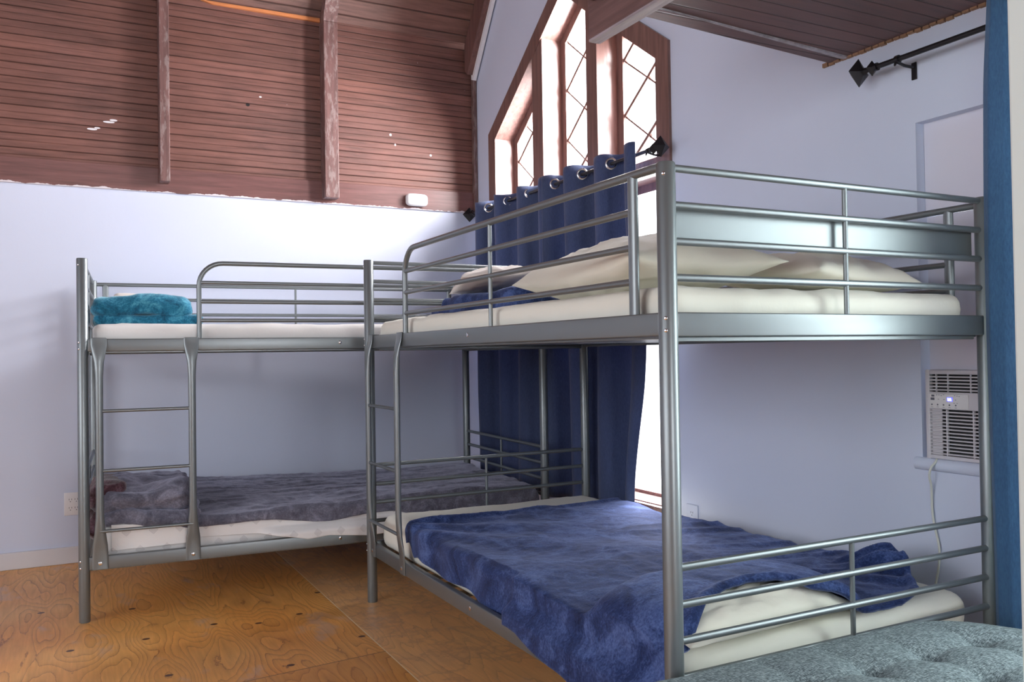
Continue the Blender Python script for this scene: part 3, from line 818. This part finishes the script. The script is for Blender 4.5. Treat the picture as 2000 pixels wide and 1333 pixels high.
# printed sheet hanging over the front rail of the lower bunk A
def printP(s, t):
    u = .10+1.93*s; ve = .026; big = smst(.66, .78, u)
    k = t*(.06+interp([(0, .055), (.15, .058), (.34, .058), (.42, .085), (.52, .115), (.62, .085), (.75, .10), (.9, .09), (1, .08)], s))
    wob = .010*math.sin(u*16)+.006*math.sin(u*41+1)
    if t < .3: v = ve+.12-(.12)*(t/.3); z = .3785+.001*math.sin(u*30)
    else:
        kk = (t-.3)/.7*interp([(0, .105), (.15, .10), (.18, .082), (.31, .088), (.38, .112), (.415, .126), (.466, .118), (.554, .136), (.7, .125), (.9, .13), (1, .12)], s)
        z = .3785-kk
        v = ve-.003*smst(0, .03, kk)+wob*.25*smst(.02, .06, kk)
        v -= (.046+max(0, wob)*.6)*smst(.318, .280, z)*big
    return Vector((u, v, z))
o = obj('bed_sheet', sheet(printP, 220, 40, .003), M_print, smooth=True, ang=180); place(o, 'A')
tag(o, 'white bed sheet printed with small diamonds hanging over the lower rail of the left bunk', 'bed sheet')

# ------------------------------------------------------------------ curtains
def curtain_panel(name, label, y0, y1, zt, zb_, xc, amp, period, ph, mat, skew=0, edge=None):
    """hanging panel whose folds follow the grommets; y0>y1"""
    n = int(abs(y1-y0)/.006); zN = 60
    def P(s, t):
        z = zt+(zb_-zt)*t
        y = y0+(y1-y0)*s
        th = 2*PI*(y-ph)/period
        a = amp*(1-.25*t)
        w = -math.sin(th)
        x = xc+a*(abs(w)**.8*(1 if w > 0 else -1))*(1+.18*math.sin(s*7+t*2))
        y2 = y+.030*math.cos(th)*(1-.3*t)*0+.012*math.sin(t*3+s*9)*t
        if edge: y2 += edge(t)*smst(.72, 1, s)
        x += .012*nz((y*3, z*.8, ph), 1.5, 2)*t
        zz = z+.004*math.sin(s*40)*(t == 0)
        return Vector((x, y2, zz))
    bm = sheet(P, n, zN, .0025)
    o = obj(name, bm, mat, smooth=True, ang=180); tag(o, label, 'curtain', 'navy curtain panels on the pointed window'); return o
RX, RZ = 2.338, 1.976
def grommet(par, y, nrm):
    b = NB(); c = Vector((RX, y, RZ)); nrm = Vector(nrm).normalized(); t1 = nrm.cross(Vector((0, 0, 1))).normalized(); t2 = Vector((0, 0, 1))
    pts = [c+(t1*math.cos(2*PI*k/28)+t2*math.sin(2*PI*k/28))*.0245 for k in range(28)]
    tube(b, pts, .0065, 10, closed=True); obj('grommet', b, M_chrome, par)
GY = [4.779, 4.516, 4.251, 3.965, 3.69, 3.43]
PER = .267
cL = curtain_panel('curtain', 'navy grommet curtain panel nearer the room corner, left half of the pointed window', 4.93, 3.99, 2.018, .30, RX, .050, PER, 4.779, M_curt)
cR = curtain_panel('curtain', 'navy grommet curtain panel beside the bright gap, right half of the pointed window', 4.02, 3.187, 2.022, .30, RX, .052, .267, 3.965, M_curt,
                   edge=lambda t: -.055*math.exp(-((t-.5)/.2)**2)+.075*smst(.62, .95, t))
for i, y in enumerate(GY): grommet(cL if i < 3 else cR, y, (-.6 if i != 3 else -.5, -1.0, 0))
def rod(name, label, ya, yb, x, z, brk, fins):
    root = empty(name, (x, (ya+yb)/2, z)); tag(root, label, 'curtain rod', 'black curtain rods'); off = Vector((-x, -(ya+yb)/2, -z))
    def P(nm, b):
        for v in b.verts: v.co += off
        return obj(nm, b, M_black, root)
    b = NB(); tube(b, [(x, ya, z), (x, yb, z)], .0085, 14); P('pole', b)
    for (yf, s_) in fins:
        b = NB()
        # collar, neck and square pyramid finial
        tube(b, [(x, yf, z), (x, yf+s_*.012, z)], .013, 14)
        def pyr(ys, hs):
            prev = None
            for yy, h in zip(ys, hs):
                ring = [b.verts.new((x+dx*h, yy, z+dz*h)) for dx, dz in ((0, 1), (1, 0), (0, -1), (-1, 0))]
                if prev:
                    for i in range(4): b.faces.new([prev[i], prev[(i+1) % 4], ring[(i+1) % 4], ring[i]])
                else: b.faces.new(ring[::-1])
                prev = ring
            b.faces.new(prev)
        pyr([yf+s_*.012, yf+s_*.022, yf+s_*.034], [.012, .026, .010]); pyr([yf+s_*.034, yf+s_*.058, yf+s_*.075, yf+s_*.105], [.008, .012, .048, .003])
        P('finial', b)
    for yb_ in brk:
        b = NB(); tube(b, [(x, yb_-.006, z), (x, yb_+.006, z)], .0125, 14)
        tube(b, [(x, yb_, z-.01), (x+.03, yb_, z-.016), (X0-.004, yb_, z-.016)], .005, 8)
        bbox(b, X0-.006, X0-.001, yb_-.009, yb_+.009, z-.055, z+.0, .001, 1)
        disc(b, (x-.01, yb_, z-.012), (-.4, 0, -1), .004, .012, 8)
        P('bracket', b)
    return root
rod('curtain_rod', 'black curtain rod across the pointed window, threaded through navy curtains', 5.0, 3.12, RX, RZ, [4.95, 3.135], [(4.99, 1), (3.12, -1)])
rod('curtain_rod', 'black curtain rod high on the right wall above the air conditioner', 1.905, .9, 2.34, 1.983, [1.83], [(1.905, 1)])
# curtain at the right edge, hanging from the second rod
def c2P(s, t):
    z = 2.10+(.03-2.10)*t
    y = interp([(0, 1.500), (.12, 1.505), (.3, 1.47), (.5, 1.43), (.62, 1.395), (.68, 1.385), (.8, 1.35), (1, 1.20)], s)
    x = interp([(0, 2.318), (.1, 2.285), (.25, 2.262), (.45, 2.262), (.58, 2.285), (.66, 2.335), (.72, 2.31), (.85, 2.28), (1, 2.30)], s)
    y += .010*smst(0, .5, t)*(1-s); x += .006*math.sin(z*3+s*5)
    y -= .014*smst(.16, 0, t)*(1-s)
    return Vector((x, y, z))
o = obj('curtain', sheet(c2P, 60, 50, .003), M_curt2, smooth=True, ang=180); tag(o, 'narrow dark blue curtain hanging at the right edge beside the pale partition', 'curtain')

# ------------------------------------------------------------------ tufted grey futon
FZ = .388
def futon():
    root = empty('futon', (1.5, 1.13, 0)); tag(root, 'grey tweed button-tufted futon pushed against the end of the near bunk bed', 'sofa')
    off = Vector((-1.5, -1.13, 0))
    x0, x1, y0, y1 = .96, 2.13, .775, 1.488
    bx = [1.16+.18*i for i in range(5)]; by = [.85, .995, 1.14, 1.285]
    def d(p, n):
        q = Vector((0, 0, 0))
        if n.z > .3:
            dip = 0
            for a in bx:
                for c in by:
                    r2 = ((p.x-a)**2+(p.y-c)**2)**.5
                    dip += .022*math.exp(-(r2/.018)**1.4)+.018*math.exp(-(r2/.042)**1.5)
            for a in bx: dip += .0035*math.exp(-((p.x-a)/.006)**2)*(1 if p.y < 1.43 else 0)
            for c in by: dip += .0055*math.exp(-((p.y-c)/.006)**2)
            dip -= .006*abs(math.sin(PI*(p.x-bx[0])/.18))*abs(math.sin(PI*(p.y-by[0])/.145))
            q.z -= dip*n.z
            q.z += .003*nz(p, 5, 3)*smst(1.44, 1.36, p.y)
        # long crown towards the corner
        q.z -= .012*smst(1.95, 2.12, p.x)
        return q
    b = soft_box(x0, x1, y0, y1, .22, FZ+.004, .06, .009, d)
    for v in b.verts:
        # plan corner rounding at the back right
        if v.co.x > 1.88 and v.co.y > 1.0:
            k = (v.co.x-1.88)/.25; lim = 1.488-.24*k**1.3
            v.co.y = 1.0+(v.co.y-1.0)*(lim-1.0)/(1.488-1.0)
        v.co += off
    c_ = obj('seat_cushion', b, M_tweed, root, ang=180)
    for a in bx:
        for c in by:
            bb = NB(); bmesh.ops.create_uvsphere(bb, u_segments=14, v_segments=8, radius=.009)
            for v in bb.verts: v.co = Vector((v.co.x, v.co.y, v.co.z*.5))+Vector((a, c, FZ-.044))+off
            obj('button', bb, M_tweed, c_)
    b = NB(); bbox(b, x0+.04, x1-.14, y0+.03, y1-.06, .12, .225, .006)
    for v in b.verts: v.co += off
    obj('base_frame', b, M_dark, root)
    for (x, y) in ((x0+.08, y0+.07), (x1-.2, y0+.07), (x0+.08, y1-.1), (x1-.2, y1-.1)):
        b = NB(); tube(b, [(x, y, 0), (x, y, .125)], [.016, .022], 14)
        for v in b.verts: v.co += off
        obj('leg', b, M_black, root)
futon()

# ------------------------------------------------------------------ air conditioner with cord
def aircon():
    root = empty('air_conditioner', (X0-.005, 1.60, .725)); tag(root, 'white window air conditioner set in the right wall, display reading 66', 'air conditioner')
    off = Vector((-(X0-.005), -1.60, -.725)); ya, yb, z0, z1 = 1.812, 1.372, .722, 1.001; xf = X0-.008
    def P(nm, b, mat, par=root, **k):
        for v in b.verts: v.co += off
        return obj(nm, b, mat, par, **k)
    b = NB()
    bbox(b, xf+.016, xf+.30, yb+.004, ya-.004, z0, z1, .004)
    # front shell as a frame around louvre and grille
    def fr(a, c, d, e, k=0.0): bbox(b, xf+k, xf+.02-k, a, c, d, e, .0025)
    y_a, y_b = ya-.013, yb+.013
    fr(y_b, y_a, z1-.011, z1-.001, .0008); fr(y_b, y_a, .878, .932, .0008); fr(y_b, y_a, z0+.001, .735, .0008); fr(ya-.015, ya, z0, z1); fr(yb, yb+.015, z0, z1)
    P('casing', b, M_acplast)
    b = NB(); box(b, xf+.0155, xf+.0165, yb+.012, ya-.012, .733, .88); box(b, xf+.0155, xf+.0165, yb+.012, ya-.012, .93, .993); P('vent_cavity', b, M_dark)
    b = NB()
    for k in range(6): bbox(b, xf+.002, xf+.015, yb+.012, ya-.012, .936+k*.0102, .9405+k*.0102, .001, 1)
    for y in (1.775, 1.735, 1.66, 1.56, 1.5): bbox(b, xf+.001, xf+.008, y-.0012, y+.0012, .932, .992, .0005, 1)
    P('louvre', b, M_acplast)
    b = NB()
    for k in range(13): bbox(b, xf+.001, xf+.013, yb+.012, ya-.012, .738+k*.0108, .7425+k*.0108, .001, 1)
    for y in (1.740, 1.652, 1.56, 1.47): bbox(b, xf, xf+.009, y-.0022, y+.0022, .735, .878, .0008, 1)
    box(b, xf+.010, xf+.0135, 1.762, ya-.014, .735, .878)
    P('grille', b, M_acplast)
    b = NB(); bbox(b, xf-.003, xf+.001, 1.665, 1.796, .8805, .9265, .001, 1); cp = P('control_panel', b, M_plastic)
    b = NB(); box(b, xf-.0038, xf-.003, 1.716, 1.735, .9035, .9165); P('display', b, M_disp, cp)
    # seven-segment 66
    b = NB(); w_, h_, t_ = .0048, .0086, .0011
    for yc in (1.7292, 1.7222):
        zc = .910; L_ = yc+w_/2; R2 = yc-w_/2; xx0, xx1 = xf-.0046, xf-.0038
        def seg(ya_, yb_, za, zb_): box(b, xx0, xx1, min(ya_, yb_), max(ya_, yb_), za, zb_)
        seg(L_, R2, zc+h_/2-t_, zc+h_/2); seg(L_, R2, zc-t_/2, zc+t_/2); seg(L_, R2, zc-h_/2, zc-h_/2+t_)
        seg(L_, L_-t_, zc-h_/2, zc+h_/2); seg(R2+t_, R2, zc-h_/2, zc)
    P('digits', b, M_digit, cp, smooth=False)
    b = NB()
    box(b, xf-.0036, xf-.003, 1.778, 1.788, .917, .923); box(b, xf-.0036, xf-.003, 1.778, 1.791, .9065, .914)
    for y in (1.787, 1.767, 1.747, 1.727, 1.706): 
        disc(b, (xf-.003, y, .8925), (-1, 0, 0), .0026, .0008, 10); box(b, xf-.0034, xf-.003, y-.0035, y+.0035, .8845, .8855)
    for (y, z) in ((1.770, .9225), (1.762, .9225), (1.754, .921), (1.746, .9235), (1.764, .9095), (1.745, .909), (1.706, .909), (1.709, .9225), (1.701, .9215), (1.694, .9205), (1.711, .899), (1.701, .899)):
        box(b, xf-.0034, xf-.003, y-.0022, y+.0022, z-.0007, z+.0007)
    P('button', b, plain('button_print', (.12, .12, .16), .5), cp, smooth=False)
    b = NB()
    pts = [(xf-.002, 1.775, .722), (xf-.012, 1.772, .712), (X0-.034, 1.778, .70), (X0-.036, 1.785, .67), (X0-.015, 1.792, .64), (X0-.009, 1.796, .60), (X0-.008, 1.797, .56), (X0-.008, 1.79, .51), (X0-.008, 1.778, .47), (X0-.008, 1.773, .43), (X0-.008, 1.778, .38), (X0-.008, 1.79, .33), (X0-.008, 1.80, .27), (X0-.01, 1.83, .22), (X0-.01, 1.90, .24), (X0-.012, 1.955, .31)]
    # smooth the cord
    for _ in range(2):
        q = [pts[0]]
        for a, c in zip(pts, pts[1:]): q += [tuple(.75*i+.25*j for i, j in zip(a, c)), tuple(.25*i+.75*j for i, j in zip(a, c))]
        pts = q+[pts[-1]]
    tube(b, pts, .0036, 8); P('power_cord', b, M_cord)
    b = NB(); bbox(b, X0-.028, X0-.001, 1.94, 1.975, .30, .34, .005); P('plug', b, M_plastic)
aircon()

# ------------------------------------------------------------------ outlets and detector
def outlet(name, label, c, n, w, h, cols, mat):
    root = empty(name, c); tag(root, label, 'outlet', 'wall outlets'); n = Vector(n); t = Vector((0, 0, 1)).cross(n)
    b = NB()
    Mx = Matrix((t, n, Vector((0, 0, 1)))).transposed().to_4x4()
    bbox(b, -w/2, w/2, 0, .006, -h/2, h/2, .002, 2, M=Mx); obj('cover_plate', b, mat, root)
    b = NB()
    for cx in cols:
        for z in (.022, -.022):
            for dx in (-.006, .006): box(b, cx+dx-.001, cx+dx+.001, .006, .0066, z-.002, z+.006, M=Mx)
            disc(b, Mx @ Vector((cx, .006, z-.010)), n, .0022, .0006, 8)
    obj('slot', b, M_dark, root, smooth=False)
outlet('wall_outlet', 'white wall outlet low on the plaster wall beside the left bunk bed post', (.05, Y0-.0005, .312), (0, -1, 0), .115, .12, (-.028, .0, .028), M_plastic)
outlet('wall_outlet', 'lavender painted wall outlet under the grey wall right of the window, behind the near post', (X0-.0005, 2.97, .345), (-1, 0, 0), .075, .115, (0,), M_wall)
root = empty('smoke_detector', (1.984, Y0-.012, 2.052)); tag(root, 'white rounded detector mounted on the brown board near the corner', 'smoke detector')
b = soft_box(-.073, .073, -.045, 0, -.040, .040, .022, .006); 
for v in b.verts:
    k = abs(v.co.x)/.073; v.co.z *= 1-.16*k**3
obj('housing', b, M_plastic, root, ang=180)
b = NB(); disc(b, (-.03, -.045, .008), (0, -1, 0), .007, .002, 12); disc(b, (.03, -.045, .010), (0, -1, 0), .004, .002, 12); obj('button', b, plain('pale_button', (.45, .5, .55), .4), root)
b = NB()
for k in range(5): box(b, .000+k*.006, .003+k*.006, -.0458, -.045, -.006, .006)
obj('vent', b, plain('vent_print', (.45, .45, .48), .5), root, smooth=False)
